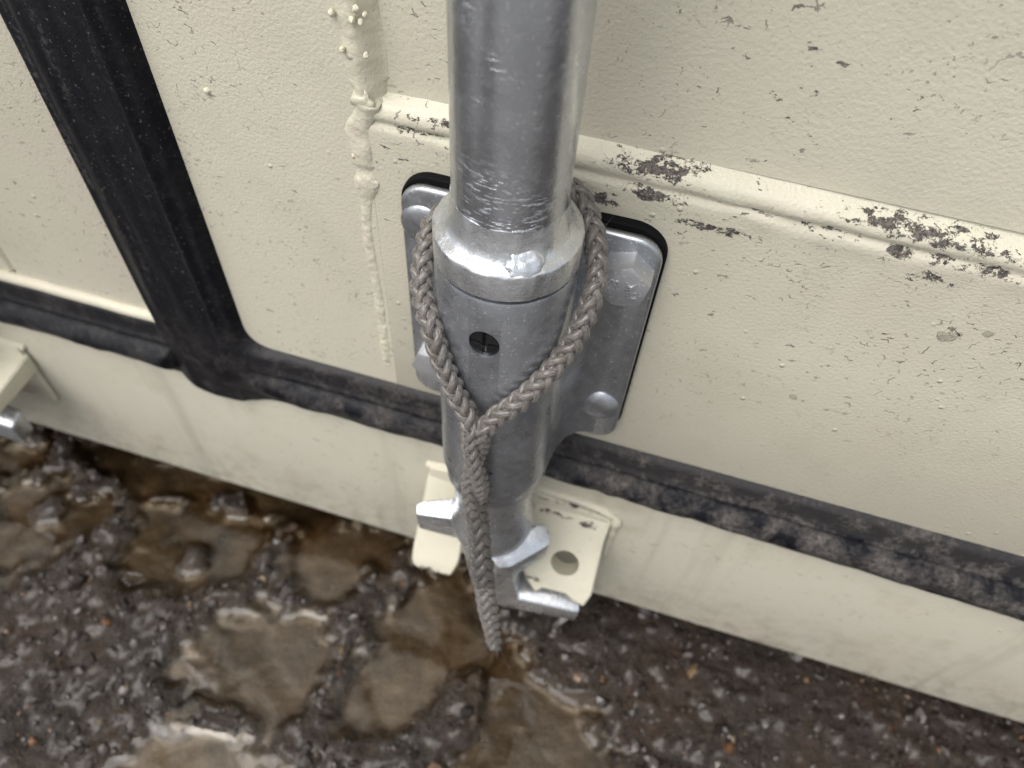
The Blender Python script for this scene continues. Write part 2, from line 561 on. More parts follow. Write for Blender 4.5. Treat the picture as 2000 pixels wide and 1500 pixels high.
# ------------------------------------------------------------------ ground, puddles
POOLS = [
    [(-384, -16), (-358, 7), (-335, 18), (-305, 12), (-287, 0), (-288, -17), (-301, -42), (-317, -53), (-349, -59)],
    [(-261, 9), (-235, 22), (-197, 28), (-178, 11), (-175, -13), (-207, -42), (-231, -42), (-260, -32)],
    [(-145, -3), (-147, 25), (-119, 51), (-72, 45), (-75, 32), (-91, 14), (-95, -3), (-122, -19)],
    [(-194, -91), (-190, -80), (-185, -64), (-175, -49), (-158, -30), (-133, -28), (-106, -21), (-94, -50), (-96, -74), (-115, -91), (-139, -100), (-167, -100)],
    [(-77, -44), (-73, -11), (-54, 18), (-29, 34), (-6, 22), (6, 0), (6, -18), (-10, -33), (-20, -63), (-37, -81), (-71, -88), (-80, -62)],
    [(12, -20), (15, -5), (36, -22), (50, -31), (81, -39), (98, -57), (75, -82), (1, -93), (2, -56)],
    [(-360, 46), (-286, 56), (-200, 56), (-140, 53), (-150, 32), (-188, 33), (-235, 35), (-287, 23), (-334, 35)],
    [(-198, -166), (-184, -130), (-145, -114), (-105, -111), (-82, -130), (-119, -158)],
    [(-437, 6), (-403, 31), (-378, 35), (-353, 24), (-374, 5), (-412, -14)],
]
def poly_sdf(x, y, poly):
    """signed distance, negative inside"""
    P = np.array(poly, float) / 1000.0
    d = np.full(x.shape, 1e9)
    inside = np.zeros(x.shape, bool)
    n = len(P)
    for i in range(n):
        a, b = P[i], P[(i + 1) % n]
        ex, ey = b - a
        wx, wy = x - a[0], y - a[1]
        t = np.clip((wx * ex + wy * ey) / (ex * ex + ey * ey), 0, 1)
        d = np.minimum(d, np.hypot(wx - ex * t, wy - ey * t))
        c = ((a[1] > y) != (b[1] > y)) & (x < (b[0] - a[0]) * (y - a[1]) / (b[1] - a[1] + 1e-12) + a[0])
        inside ^= c
    return np.where(inside, -d, d)

WATER_Z = -0.0028
def ground_height(x, y):
    sd = np.full(x.shape, 1e9)
    for P in POOLS:
        sd = np.minimum(sd, poly_sdf(x, y, P))
    sd = sd + 0.010 * vnoise(x, y, 0.034, 2) + 0.008 * vnoise(x, y, 0.015, 3) + 0.004 * vnoise(x, y, 0.006, 4)
    inside = smooth01((-sd + 0.013) / 0.020)
    rough = 0.0022 * vnoise(x, y, 0.020, 5) + 0.0028 * vnoise(x, y, 0.0085, 6) + 0.0016 * vnoise(x, y, 0.0042, 7)
    big = 0.0022 * vnoise(x, y, 0.09, 8)
    rim = 0.0008 * np.exp(-((sd - 0.013) / 0.008) ** 2)
    h = 0.0008 + big * (1 - inside) + rough * (1 - 0.8 * inside) + rim - 0.0070 * inside
    for cx, cy, r in ((-0.328, -0.010, 0.011), (-0.211, -0.012, 0.0095), (-0.314, 0.008, 0.007)):
        h += (0.0098 + 0.0016 * vnoise(x, y, 0.005, 17)) * np.exp(-(((x - cx) ** 2 + (y - cy) ** 2) / (r * (1 + 0.25 * vnoise(x, y, 0.008, 18))) ** 2) ** 1.5)
    h = np.where(sd > 0.011, np.maximum(h, -0.0020), h)
    return h, inside, sd

GX0, GX1, GY0, GY1 = -0.70, 0.60, -0.46, 0.30
nx, ny = 500, 300
gx = np.linspace(GX0, GX1, nx); gy = np.linspace(GY0, GY1, ny)
XX, YY = np.meshgrid(gx, gy, indexing='ij')
hh, ins, sdv = ground_height(XX, YY)
edge = np.minimum.reduce([XX - GX0, GX1 - XX, YY - GY0, GY1 - YY])
fade = smooth01(edge / 0.06)
hh = hh * fade
gv = np.stack([XX.ravel(), YY.ravel(), hh.ravel()], 1).tolist()
gf = grid_faces(nx, ny)
base = len(gv)
BIG = 150.0
gv += [(-BIG, -BIG, 0), (BIG, -BIG, 0), (BIG, BIG, 0), (-BIG, BIG, 0)]
def gi(i, j): return i * ny + j
bot = [gi(i, 0) for i in range(nx)]; top = [gi(i, ny - 1) for i in range(nx)]
lef = [gi(0, j) for j in range(ny)]; rig = [gi(nx - 1, j) for j in range(ny)]
gf += [[base] + [base + 1] + bot[::-1], [base + 1, base + 2] + rig[::-1], [base + 2, base + 3] + top, [base + 3, base] + lef]
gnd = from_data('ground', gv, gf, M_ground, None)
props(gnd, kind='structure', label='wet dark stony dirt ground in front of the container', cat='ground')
at = gnd.data.attributes.new('mud', 'FLOAT_VECTOR', 'POINT')
mudv = np.zeros((len(gv), 3)); dots = np.zeros(XX.shape)
for cx, cy, r in ((-0.328, -0.010, 0.011), (-0.211, -0.012, 0.0095), (-0.314, 0.008, 0.007)):
    dots = np.maximum(dots, np.exp(-(((XX - cx) ** 2 + (YY - cy) ** 2) / r ** 2) ** 2))
mudv[:base, 0] = (ins * fade * (1 - dots)).ravel()
at.data.foreach_set('vector', mudv.ravel())

for k, P in enumerate(POOLS):
    A = np.array(P, float) / 1000
    c = A.mean(0)
    step = 0.0022
    x0, y0 = A.min(0) - 0.018; x1, y1 = A.max(0) + 0.018
    xs = np.arange(x0, x1, step); ys = np.arange(y0, y1, step)
    X_, Y_ = np.meshgrid(xs, ys, indexing='ij')
    s_ = poly_sdf(X_, Y_, P)
    keep = s_ < 0.016
    gh_ = ground_height(X_, Y_)[0]
    dep = np.clip(WATER_Z - gh_, 0, 1)
    lift = 0.0013 * np.exp(-dep / 0.0011)          # the water creeps up where it meets the dirt
    idx = -np.ones(X_.shape, int); v = []; f = []
    for i, j in zip(*np.nonzero(keep)):
        idx[i, j] = len(v); v.append((X_[i, j], Y_[i, j], WATER_Z + lift[i, j] + 0.0002 * mnoise.noise(Vector((X_[i, j] * 30, Y_[i, j] * 30, k)))))
    for i in range(len(xs) - 1):
        for j in range(len(ys) - 1):
            q = (idx[i, j], idx[i + 1, j], idx[i + 1, j + 1], idx[i, j + 1])
            if min(q) >= 0: f.append(q)
    w = from_data('puddle_water', v, f, M_water, None)
    props(w, kind='structure')

# loose wet gravel, too fine to count: one object
bm0 = bmesh.new(); bmesh.ops.create_icosphere(bm0, subdivisions=1, radius=1.0)
ico_v = np.array([v.co[:] for v in bm0.verts]); ico_f = np.array([[v.index for v in f.verts] for f in bm0.faces]); bm0.free()
N = 9000
px = rng.uniform(-0.50, 0.46, N * 2); py = rng.uniform(-0.24, 0.16, N * 2)
ph, pin, psd = ground_height(px, py)
ok = (pin < 0.25) | (rng.random(N * 2) < 0.03)
near = np.exp(-((psd - 0.012) / 0.010) ** 2)
ok &= rng.random(N * 2) < (0.45 + 0.55 * near)
px, py, ph = px[ok][:N], py[ok][:N], ph[ok][:N]
N = len(px)
rad = rng.gamma(1.1, 0.00085, N) + 0.0005
rad = np.clip(rad, 0.0006, 0.0065)
GV = np.zeros((N, len(ico_v), 3)); TONE = np.zeros((N, len(ico_v), 4)); TONE[..., 3] = 1
pal = np.array([(0.028, 0.021, 0.017), (0.050, 0.040, 0.034), (0.085, 0.074, 0.068), (0.016, 0.011, 0.008), (0.17, 0.155, 0.145), (0.13, 0.062, 0.028), (0.15, 0.105, 0.055), (0.19, 0.125, 0.085)])
prob = np.array([.32, .22, .10, .28, .02, .03, .02, .01])
for i in range(N):
    sc = rad[i] * rng.uniform(0.55, 1.45, 3)
    q = Matrix.Rotation(rng.uniform(0, 6.28), 3, Vector(rng.normal(size=3)).normalized())
    vv = ico_v * (1 + rng.uniform(-0.38, 0.30, (len(ico_v), 1)))
    vv = (vv * sc) @ np.array(q).T
    GV[i] = vv + (px[i], py[i], ph[i] + rad[i] * 0.12)
    TONE[i, :, :3] = pal[rng.choice(8, p=prob)] * rng.uniform(0.75, 1.25)
GF = (ico_f[None] + (np.arange(N) * len(ico_v))[:, None, None]).reshape(-1, 3)
me = bpy.data.meshes.new('gravel')
me.from_pydata(GV.reshape(-1, 3).tolist(), [], GF.tolist()); me.update()
ca = me.attributes.new('tone', 'FLOAT_COLOR', 'POINT'); ca.data.foreach_set('color', TONE.ravel())
gr = link('gravel', me, M_gravel, None, False)
props(gr, 'fine wet gravel and grit strewn over the dirt', 'gravel', kind='stuff')

# ------------------------------------------------------------------ shipping container: body, sill, keepers
YD = 0.033                       # outer face of the door frames
cont = thing('shipping_container', (-0.165, 0.03, 0.04), 'cream painted shipping container with sill and cam keepers below its doors', 'container')
sill = prism('sill', [(-1.385, 0.030, 0.0405), (-1.385, 0.030, 0.196), (-1.385, 0.080, 0.196), (-1.385, 0.140, 0.0405)], (2.44, 0, 0), M_sill, cont, 0.003, 3)
for x in (-1.385, 0.975):
    box('corner_post', (x, 0.028, 0.198), (x + 0.08, 0.14, 2.40), M_stile, cont, 0.004)
box('header', (-1.385, 0.028, 2.402), (1.055, 0.14, 2.59), M_stile, cont, 0.004)
box('side_wall', (-1.383, 0.142, 0.06), (-1.345, 6.05, 2.58), M_stile, cont, 0.003)
box('side_wall', (1.015, 0.142, 0.06), (1.053, 6.05, 2.58), M_stile, cont, 0.003)
box('roof', (-1.343, 0.142, 2.54), (1.013, 6.05, 2.575), M_stile, cont, 0.003)
box('end_wall', (-1.343, 6.01, 0.06), (1.013, 6.048, 2.538), M_stile, cont, 0.003)
box('floor', (-1.343, 0.142, 0.062), (1.013, 6.008, 0.10), M_stile, cont, 0.003)

def keeper(x0, mx, shelf=False):
    """cam keeper welded to the sill; mx = -1 mirrors it"""
    P = lambda pts: [(x0 + mx * a / 1000, b / 1000, c / 1000) for a, b, c in pts]
    e = R(34); nrm = Vector((0, -math.cos(e), math.sin(e)))
    base = prism('cam_keeper', P([(-44, 29.6, 150), (-24, 29.6, 153), (17, 29.6, 156), (57, 29.6, 149), (56, 29.6, 96), (-44, 29.6, 96)]), (0, -0.0035, 0), M_keeper, cont, 0.001, 2)
    r = prism('lug', P([(17.4, 30.9, 153.3), (27.1, 31.4, 154.1), (47.2, 30.1, 152.2), (58.4, 26.9, 147.4), (57.5, 19.6, 136.5), (57.8, 12.3, 125.8), (58.8, 0.3, 107.9), (56.0, -4.6, 100.7), (50.5, -4.3, 101.2), (45.1, -1.9, 104.7), (31.9, -2.2, 104.2), (28.4, -4.5, 100.9), (20.9, -0.5, 106.7), (15.0, 5.0, 114.9), (13.5, 15.0, 129.5)]),
              -nrm * 0.013, M_keeper, None, 0.0016, 3)
    # bolt hole
    bm = bmesh.new()
    bmesh.ops.create_cone(bm, cap_ends=True, segments=48, radius1=0.0078, radius2=0.0078, depth=0.06)
    bm.transform(Matrix.Translation(Vector(P([(40.1, 8.9, 120.7)])[0])) @ nrm.to_track_quat('Z', 'Y').to_matrix().to_4x4())
    cut = from_bm('cutter', bm)
    boolean(r, cut)
    r.parent = base; r.location = (0, 0, 0)
    # ramped left lug with a blunt nose
    pts = [(-45, 29.4, 147), (-23, 29.4, 145), (-46.3, 6.8, 111.5), (-18.2, 8.2, 113.2), (-46.9, -3.6, 94), (-44.0, -6.5, 88), (-21.5, -6.0, 89), (-17.5, -0.2, 100),
           (-45, 29.4, 120), (-23, 29.4, 120), (-45.5, 8.0, 88), (-22, 8.0, 86)]
    if shelf:
        pts = [(-17, 29.4, 143), (-46, 29.4, 143), (-17, -10, 139), (-46, -10, 139), (-17, 29.4, 127), (-46, 29.4, 127), (-17, -10, 128), (-46, -10, 128)]
    l = hull('lug', P(pts), M_keeper, None, 0.0025, 3)
    l.parent = base
    # weld run along the top edge
    path = catmull(P([(-46, 29.6, 148), (-20, 29.2, 152.5), (18, 29.4, 156.5), (48, 29.4, 154), (59.5, 29.2, 148), (60.5, 29.2, 138), (60, 29.2, 122), (60, 29.2, 104)]), 0.0012)
    rr = [0.0026 + 0.0009 * mnoise.noise(p * 160) for p in path]
    wb = tube('weld_bead', path, rr, M_keeper, None, 8)
    wb.parent = base
    for ch in (r, l, wb):
        ch.location = (0, 0, 0)
    return base
keeper(0.0, 1)
keeper(-0.345, -1, True)

# ------------------------------------------------------------------ doors
def rail(name, x0, x1, parent, n):
    """bottom rail: rolled double crease along its top edge"""
    prof = [(0.0415, 0.3720), (0.0410, 0.3688), (0.0390, 0.3668), (0.0352, 0.3655), (0.0336, 0.3640), (0.0330, 0.3622), (0.0333, 0.3604), (0.0341, 0.3592), (0.0339, 0.3584), (0.0331, 0.3574), (0.0327, 0.3560), (0.0328, 0.3535), (0.0330, 0.3480), (0.0330, 0.3000), (0.0330, 0.2100), (0.0350, 0.2055), (0.0400, 0.2040), (0.06, 0.2040)]
    v = []
    xs = np.linspace(x0, x1, n)
    for x in xs:
        sag = -0.016 * max(0.0, x) ** 1.0 * 0.9 if x < 0.3 else -0.00432
        for k, (y, z) in enumerate(prof):
            s = sag if k <= 12 else 0.0
            p = Vector((x, y, z + s))
            if k <= 12:
                q = mnoise.fractal(Vector((x * 90, z * 300, 2.0)), 1.0, 2.0, 3)
                p.y -= 0.00045 * q
                p.z += 0.0006 * mnoise.noise(Vector((x * 40, 3, k * 0.3)))
            v.append(p)
    return auto_smooth(from_data(name, v, grid_faces(n, len(prof)), M_rail, parent), 60)

door = thing('container_door', (-0.058, YD, 0.205), 'cream container door leaf with chipped creased bottom rail and bracketed locking bar', 'door')
box('stile', (-0.150, YD + 0.0001, 0.204), (-0.0601, 0.075, 2.38), M_stile, door, 0.0)
rail('bottom_rail', -0.0600, 0.965, door, 460)
box('panel', (-0.0600, 0.0395, 0.3672), (0.965, 0.044, 2.38), M_panel, door)
ldoor = thing('container_door', (-0.60, YD, 0.205), 'plain cream container door leaf left of the upright black seal', 'door')
box('stile', (-0.272, YD, 0.212), (-0.178, 0.075, 2.38), M_stile, ldoor, 0.004, 3)
box('bottom_rail', (-1.295, YD + 0.0004, 0.212), (-0.273, 0.075, 0.36), M_stile, ldoor, 0.004, 3)
box('panel', (-1.295, 0.039, 0.361), (-0.273, 0.045, 2.38), M_panel, ldoor)
lip = tube('rail_lip', [Vector((x, 0.0325, 0.2128 + 0.0005 * mnoise.noise(Vector((x * 60, 0, 0))))) for x in np.linspace(-1.29, -0.180, 260)], 0.0034, M_bead, ldoor, 10)

# upright weld between stile and panel
wp = catmull([(-0.0600, YD, 0.520), (-0.0605, YD, 0.44), (-0.0600, YD, 0.401), (-0.0590, YD, 0.381), (-0.0585, YD, 0.3655), (-0.0630, YD, 0.356), (-0.0630, YD, 0.347), (-0.0625, YD, 0.332), (-0.0650, YD, 0.309), (-0.0640, YD, 0.278), (-0.0642, YD, 0.225)], 0.0009)
v = []; nsec = 13
for i, p in enumerate(wp):
    t = p.z
    if t > 0.372: w_, h_ = 0.0062, 0.0009
    elif t > 0.340: w_, h_ = 0.0044, 0.0012
    else: w_, h_ = 0.0024, 0.0008
    kk = mnoise.noise(Vector((0, 0, t * 95)))
    w_ *= 1 + 0.22 * kk; h_ *= 1 + 0.45 * mnoise.noise(Vector((5, 0, t * 120)))
    h_ += 0.0006 * math.exp(-((t - 0.332) / 0.0055) ** 2) + 0.0007 * math.exp(-((t - 0.3655) / 0.004) ** 2)
    w_ += 0.0026 * math.exp(-((t - 0.332) / 0.0055) ** 2)
    for k in range(nsec):
        a = math.pi * k / (nsec - 1)
        q = Vector((p.x - math.cos(a) * w_, YD + 0.0004 - math.sin(a) ** 1.3 * h_ * 1.1, t))
        q.y -= (0.0004 * mnoise.fractal(q * 330, 1.0, 2.0, 2) + 0.00035 * mnoise.noise(q * 900)) * math.sin(a)
        if q.x > -0.0600 and t > 0.366: q.y += 0.0062 * min(1, (q.x + 0.0600) / 0.006)
        v.append(q)
from_data('weld_bead', v, grid_faces(len(wp), nsec), M_bead, door)
# tack blobs and spatter frozen in the paint
def blob(name, x, z, r, hgt, mat, parent, y=YD, seed=0, rough=0.25, sz=1.0):
    bm = bmesh.new()
    bmesh.ops.create_icosphere(bm, subdivisions=3, radius=1.0)
    for vv in bm.verts:
        k = 1 + rough * mnoise.fractal(vv.co * 1.3 + Vector((seed * 3.1, 0, seed)), 1.0, 2.0, 3)
        vv.co = Vector((x + vv.co.x * r * k, y - vv.co.y * hgt * k, z + vv.co.z * r * k * sz))
    return from_bm(name, bm, mat, parent, True)
for i, (x, z, r) in enumerate(((-66.0, 395.0, 1.0), (-57.9, 397.8, 1.1), (-59.6, 394.1, 1.0), (-56.7, 394.1, 0.9), (-64.1, 384.0, 0.9), (-56.3, 383.7, 0.9), (-118.7, 356.6, 1.2), (-65.7, 343.9, 1.1), (-55.2, 396.6, 0.7))):
    blob('weld_spatter', x / 1000, z / 1000, r / 1000, 0.0011, M_bead, door, YD - (0.0010 if i not in (6, 7) else 0.0), i, sz=1.15)
blob('weld_tack', -0.0625, 0.3322, 0.0046, 0.0011, M_bead, door, YD, 41, 0.45)
blob('weld_tack', -0.0600, 0.3660, 0.0042, 0.0013, M_bead, door, YD, 47, 0.5)

# seals -----------------------------------------------------------
def smax(a, b, k):
    h = np.clip(0.5 + 0.5 * (a - b) / k, 0, 1)
    return b * (1 - h) + a * h + k * h * (1 - h)

def seal_height(x, z, left=False):
    xc, wv = -0.1655, 0.0262
    zb, zt = 0.1680, 0.2115
    zb = zb - 0.010 * np.clip(x - 0.05, 0, 0.5) / 0.25
    t = (z - zb) / (zt - zb)
    dh = np.minimum(z - zb, zt - z)
    scal = 0.0007 * np.abs(np.sin(x * 95 + 3 * vnoise(x, z * 0, 0.05, 21))) * np.clip((z - zb) / 0.004, 0, 1) + 0.0002 * vnoise(x, z, 0.012, 22)
    low = 0.0032 + scal
    mid = 0.0115 + 0.0010 * vnoise(x, z, 0.020, 23) + 0.0006 * vnoise(x, z, 0.006, 24)
    hi = 0.0052 + 0.0002 * vnoise(x, z, 0.01, 25) - 0.0022 * np.clip((t - 0.72) / 0.28, 0, 1)
    s1 = smooth01((t - 0.20) / 0.10); s2 = smooth01((t - 0.60) / 0.11)
    Hh = low * (1 - s1) + (mid * (1 - 1.2 * np.clip(t - 0.42, -.2, .25) ** 2 * 10)) * s1 * (1 - s2) + hi * s2
    Hh = Hh + 0.0014 * np.exp(-((t - 0.71) / 0.035) ** 2)
    if left:
        dh = np.minimum(dh, -0.181 - x)
        return np.minimum(np.clip(dh, -1, 1) * 1.5, Hh), dh
    dv = -smax(-(wv - np.abs(x - xc)), -(z - 0.159), 0.020)
    dh = np.minimum(dh, x + 0.170)
    u = (x - xc) / wv
    crease = 0.0004 * vnoise(x + 0.02 * (z - 0.3), z * 0.06, 0.004, 31) + 0.0004 * vnoise(x, z * 0.3, 0.010, 32)
    Hv = 0.0075 - 0.0022 * smooth01((-u - 0.45) / 0.35) - 0.0020 * smooth01((u - 0.62) / 0.10) + 0.0006 * np.exp(-((u - 0.60) / 0.03) ** 2) + crease
    Hv = Hv - 0.0007 * np.exp(-((u - 0.1) / 0.10) ** 2) * smooth01((z - 0.24) / 0.1)
    d = smax(dv, dh, 0.014)
    wgt = smooth01(0.5 + (dv - dh) / 0.016)
    join = np.exp(-((x + 0.150) / 0.022) ** 2 - ((z - 0.193) / 0.022) ** 2)
    H = Hv * wgt + Hh * (1 - wgt)
    H = H * (1 - join) + join * (0.0085 + 0.0012 * vnoise(x, z, 0.011, 33))
    return np.minimum(d * 1.5, H), d

def seal(name, xs, zs, mat, parent, left=False, keepfn=None):
    X_, Z_ = np.meshgrid(xs, zs, indexing='ij')
    h, d = seal_height(X_, Z_, left)
    keep = h > -0.0045
    if keepfn is not None: keep &= keepfn(X_, Z_)
    idx = -np.ones(X_.shape, int); v = []; f = []
    for i, j in zip(*np.nonzero(keep)):
        idx[i, j] = len(v); v.append((X_[i, j], YD - h[i, j], Z_[i, j]))
    for i in range(len(xs) - 1):
        for j in range(len(zs) - 1):
            q = (idx[i, j], idx[i + 1, j], idx[i + 1, j + 1], idx[i, j + 1])
            if min(q) >= 0: f.append(q)
    return from_data(name, v, f, mat, parent)
seal('gasket', np.arange(-0.1975, 0.47, 0.0014), np.arange(0.1545, 0.2330, 0.0011), M_rubber, door, keepfn=lambda x, z: (x > -0.118) | (z < 0.2341))
seal('gasket', np.arange(-0.1975, -0.0900, 0.0010), np.concatenate([np.arange(0.2319, 0.50, 0.0022), np.arange(0.50, 2.38, 0.05)]), M_rubber_v, door)
seal('gasket', np.arange(0.4686, 0.97, 0.01), np.arange(0.1545, 0.2225, 0.0014), M_rubber, door)
seal('gasket', np.concatenate([np.arange(-1.29, -0.45, 0.02), np.arange(-0.45, -0.178, 0.0016)]), np.arange(0.1575, 0.2225, 0.0011), M_rubber_l, ldoor, True)

# rain drops on the rail
def drop(x, z, r, seed, sag):
    bm = bmesh.new()
    bmesh.ops.create_icosphere(bm, subdivisions=3, radius=1.0)
    for vv in bm.verts:
        c = vv.co.copy()
        k = 1 + 0.4 * mnoise.noise(Vector((c.x * 1.1 + seed, c.z * 1.1, seed * 2.0)))
        zz = c.z * (1 + sag * (0.5 if c.z < 0 else 0))
        vv.co = Vector((x + c.x * r * k, YD - max(0.0, -c.y) * r * 0.20 + 0.0001, z + zz * r * k * 0.8))
    return from_bm('water_drop', bm, M_drop, door, True)
for i, (x, z, r, sg) in enumerate(((142.9, 327.1, 3.0, .8), (153.3, 331.9, 2.0, .2), (109.5, 277.0, 1.8, .3), (113.2, 276.0, 1.0, 0), (146.0, 328.8, 1.3, 0))):
    drop(x / 1000, z / 1000, r / 1000, 3.7 * i + 1.3, sg)

# ------------------------------------------------------------------ bolted guide brackets
def text_mesh(body, size, depth):
    cu = bpy.data.curves.new('t', 'FONT'); cu.body = body; cu.size = size; cu.extrude = depth; cu.align_x = 'CENTER'; cu.align_y = 'CENTER'
    cu.bevel_depth = 0.00004
    o = bpy.data.objects.new('t', cu); col.objects.link(o)
    bpy.context.view_layer.update()
    me = bpy.data.meshes.new_from_object(o.evaluated_get(bpy.context.evaluated_depsgraph_get()))
    bpy.data.objects.remove(o)
    return me

def hex_bolt(x, z, y, rot, parent, marks, hgt=0.0088):
    af = 0.0168
    bm = bmesh.new()
    ring = [(af / math.sqrt(3) * math.sin(R(rot + 60 * k)), af / math.sqrt(3) * math.cos(R(rot + 60 * k))) for k in range(6)]
    lo = [bm.verts.new((x + a, y, z + b)) for a, b in ring]
    hi = [bm.verts.new((x + a, y - hgt, z + b)) for a, b in ring]
    bm.faces.new(lo); bm.faces.new(hi)
    for k in range(6): bm.faces.new((lo[k], lo[(k + 1) % 6], hi[(k + 1) % 6], hi[k]))
    o = from_bm('hex_bolt', bm, M_bolt)
    # chamfered crown: cut the hexagon with a cone
    n = 64
    prof = [(0.0001, 0.001), (0.02, 0.001), (0.02, -0.0005), (0.0112, -hgt + 0.0014), (0.0077, -hgt - 0.00015), (0.0001, -hgt - 0.00015)]
    v = [(x + r * math.cos(2 * math.pi * i / n), y + dy, z + r * math.sin(2 * math.pi * i / n)) for i in range(n) for r, dy in prof]
    f = grid_faces(n, len(prof), True)
    f += [[i * 6 for i in range(n)], [i * 6 + 5 for i in range(n)][::-1]]
    me = bpy.data.meshes.new('c'); me.from_pydata(v, [], f); me.update()
    bm = bmesh.new(); bm.from_mesh(me); c = from_bm('cutter', bm)
    boolean(o, c, 'INTERSECT')
    o.data.materials.clear(); o.data.materials.append(M_bolt)
    o.parent = parent; o.location = -parent.location
    if marks:
        for body, dx, size, tilt in (('8.8', -0.0032, 0.0056, 78), ('HK', 0.0036, 0.0056, 96)):
            me = text_mesh(body, size, 0.00045)
            me.transform(Matrix.Translation((x + dx, y - hgt - 0.0001, z)) @ Matrix.Rotation(R(90), 4, 'X') @ Matrix.Rotation(R(tilt), 4, 'Z'))
            t = link('head_marking', me, M_bolt, None, False)
            t.parent = o; t.location = (0, 0, 0)
    return o

def dome(x, z, y, r, h, parent, seed):
    prof = [(0.0, 1.0), (0.3, 0.96), (0.55, 0.85), (0.75, 0.66), (0.9, 0.40), (0.98, 0.15), (1.0, -0.1)]
    n = 48; v = []
    for i in range(n):
        a = 2 * math.pi * i / n
        for rr, k in prof:
            q = Vector((x + r * rr * math.cos(a), y - h * k, z + r * rr * math.sin(a)))
            q.y -= 0.00025 * mnoise.fractal(q * 260 + Vector((seed, 0, 0)), 1, 2, 2)
            v.append(q)
    return from_data('dome_rivet', v, grid_faces(n, len(prof), True), M_plate, parent)

def round_rect(x0, x1, z0, z1, r, n=8):
    out = []
    for cx, cz, a0 in ((x1 - r, z1 - r, 0), (x0 + r, z1 - r, 90), (x0 + r, z0 + r, 180), (x1 - r, z0 + r, 270)):
        for k in range(n + 1):
            a = R(a0 + 90 * k / n)
            out.append((cx + r * math.cos(a), cz + r * math.sin(a)))
    return out

def bracket(x0, label):
    b = thing('guide_bracket', (x0, YD, 0.224), label, 'bracket', 'bolted brackets guiding the locking bars')
    prism('backing_pad', [(x0 + a, YD + 0.001, c) for a, c in round_rect(-0.0480, 0.0478, 0.2262, 0.3445, 0.012)], (0, -0.0042, 0), M_pad, b, 0.0006, 1)
    prism('plate', [(x0 + a, YD - 0.0028, c) for a, c in round_rect(-0.0470, 0.0468, 0.2235, 0.3420, 0.0095)], (0, -0.0038, 0), M_plate, b, 0.0014, 3)
    # webs running from the plate into the sleeve
    for s in (-1, 1):
        prof = [(0.019, -0.004), (0.0224, -0.002), (0.0228, 0.006), (0.0238, 0.013), (0.0262, 0.0195), (0.0305, 0.0240), (0.0365, 0.0262), (0.0400, 0.0268), (0.036, 0.030), (0.0, 0.030), (0.0, 0.019), (0.010, 0.019)]
        o = prism('web', [(x0 + s * a, y, 0.2262) for a, y in prof], (0, 0, 0.088), M_plate, b, 0.0)
    sl = lathe('sleeve', [(0.0204, 0.2315), (0.0222, 0.2315), (0.0226, 0.2320), (0.0226, 0.3480), (0.0222, 0.3492), (0.0204, 0.3494)], M_sleeve, None, 128, (x0, 0))
    # close the tube inside
    bm = bmesh.new(); bm.from_mesh(sl.data)
    bm.faces.ensure_lookup_table()
    big = [f for f in bm.faces if len(f.verts) > 8]
    bmesh.ops.delete(bm, geom=big, context='FACES_ONLY')
    be = [e for e in bm.edges if e.is_boundary]
    bmesh.ops.bridge_loops(bm, edges=be)
    bmesh.ops.recalc_face_normals(bm, faces=bm.faces)
    bm.to_mesh(sl.data); bm.free()
    for px_, pz_, pr in ((0.0, 0.3297, 0.0050), (0.0039, 0.2510, 0.0011)):
        bm = bmesh.new()
        bmesh.ops.create_cone(bm, cap_ends=True, segments=40, radius1=pr, radius2=pr, depth=0.02)
        bm.transform(Matrix.Translation((x0 + px_, -0.022, pz_)) @ Matrix.Diagonal((1, 1, 1.25 if pr > 0.003 else 1.0, 1)) @ Matrix.Rotation(R(90), 4, 'X'))
        c = from_bm('cutter', bm)
        boolean(sl, c)
    sl.data.materials.clear(); sl.data.materials.append(M_sleeve)
    sl.parent = b; sl.location = -b.location
    lathe('retaining_ring', [(0.0186, 0.2195), (0.0208, 0.2195), (0.0213, 0.2202), (0.0213, 0.2296), (0.0206, 0.2303), (0.0186, 0.2309)], M_sleeve, b, 96, (x0, 0))
    # slotted black plug seen through the hole
    bm = bmesh.new()
    for sx, sz, w in ((-1, 1, 0.0), (1, 1, 0.0), (-1, -1, 0.0), (1, -1, 0.0)):
        ps = [(x0 + sx * 0.0007, pz) for pz in (0.3297 + sz * 0.00035,)]
        arc = [(x0 + sx * (0.0007 + 0.0042 * math.cos(R(a))), 0.3297 + sz * (0.00035 + 0.0057 * math.sin(R(a)))) for a in range(0, 91, 10)]
        out = [ps[0]] + arc
        vs0 = [bm.verts.new((a, -0.0200, c)) for a, c in out]
        vs1 = [bm.verts.new((a, -0.0216 - 0.0003 * (k == 0), c)) for k, (a, c) in enumerate(out)]
        bm.faces.new(vs0); bm.faces.new(vs1)
        for k in range(len(out)):
            bm.faces.new((vs0[k], vs0[(k + 1) % len(out)], vs1[(k + 1) % len(out)], vs1[k]))
    from_bm('slotted_plug', bm, M_plug, b, False)
    lathe('plug_seat', [(0.0178, 0.3215), (0.0202, 0.3215), (0.0202, 0.3380), (0.0178, 0.3380)], M_plug, b, 64, (x0, 0))
    
    yf = YD - 0.0066
    hex_bolt(x0 + 0.0358, 0.3275, yf, 12, b, True)
    hex_bolt(x0 - 0.0360, 0.2495, yf, 20, b, False, 0.0064)
    dome(x0 - 0.0385, 0.3255, yf, 0.0088, 0.0020, b, 3)
    dome(x0 + 0.0368, 0.2475, yf, 0.0094, 0.0030, b, 8)
    return b
bracket(0.0, 'galvanised guide bracket with two hex bolts, its sleeve wrapped by the grey rope')
bracket(-0.345, 'galvanised guide bracket without rope on the plain door leaf')

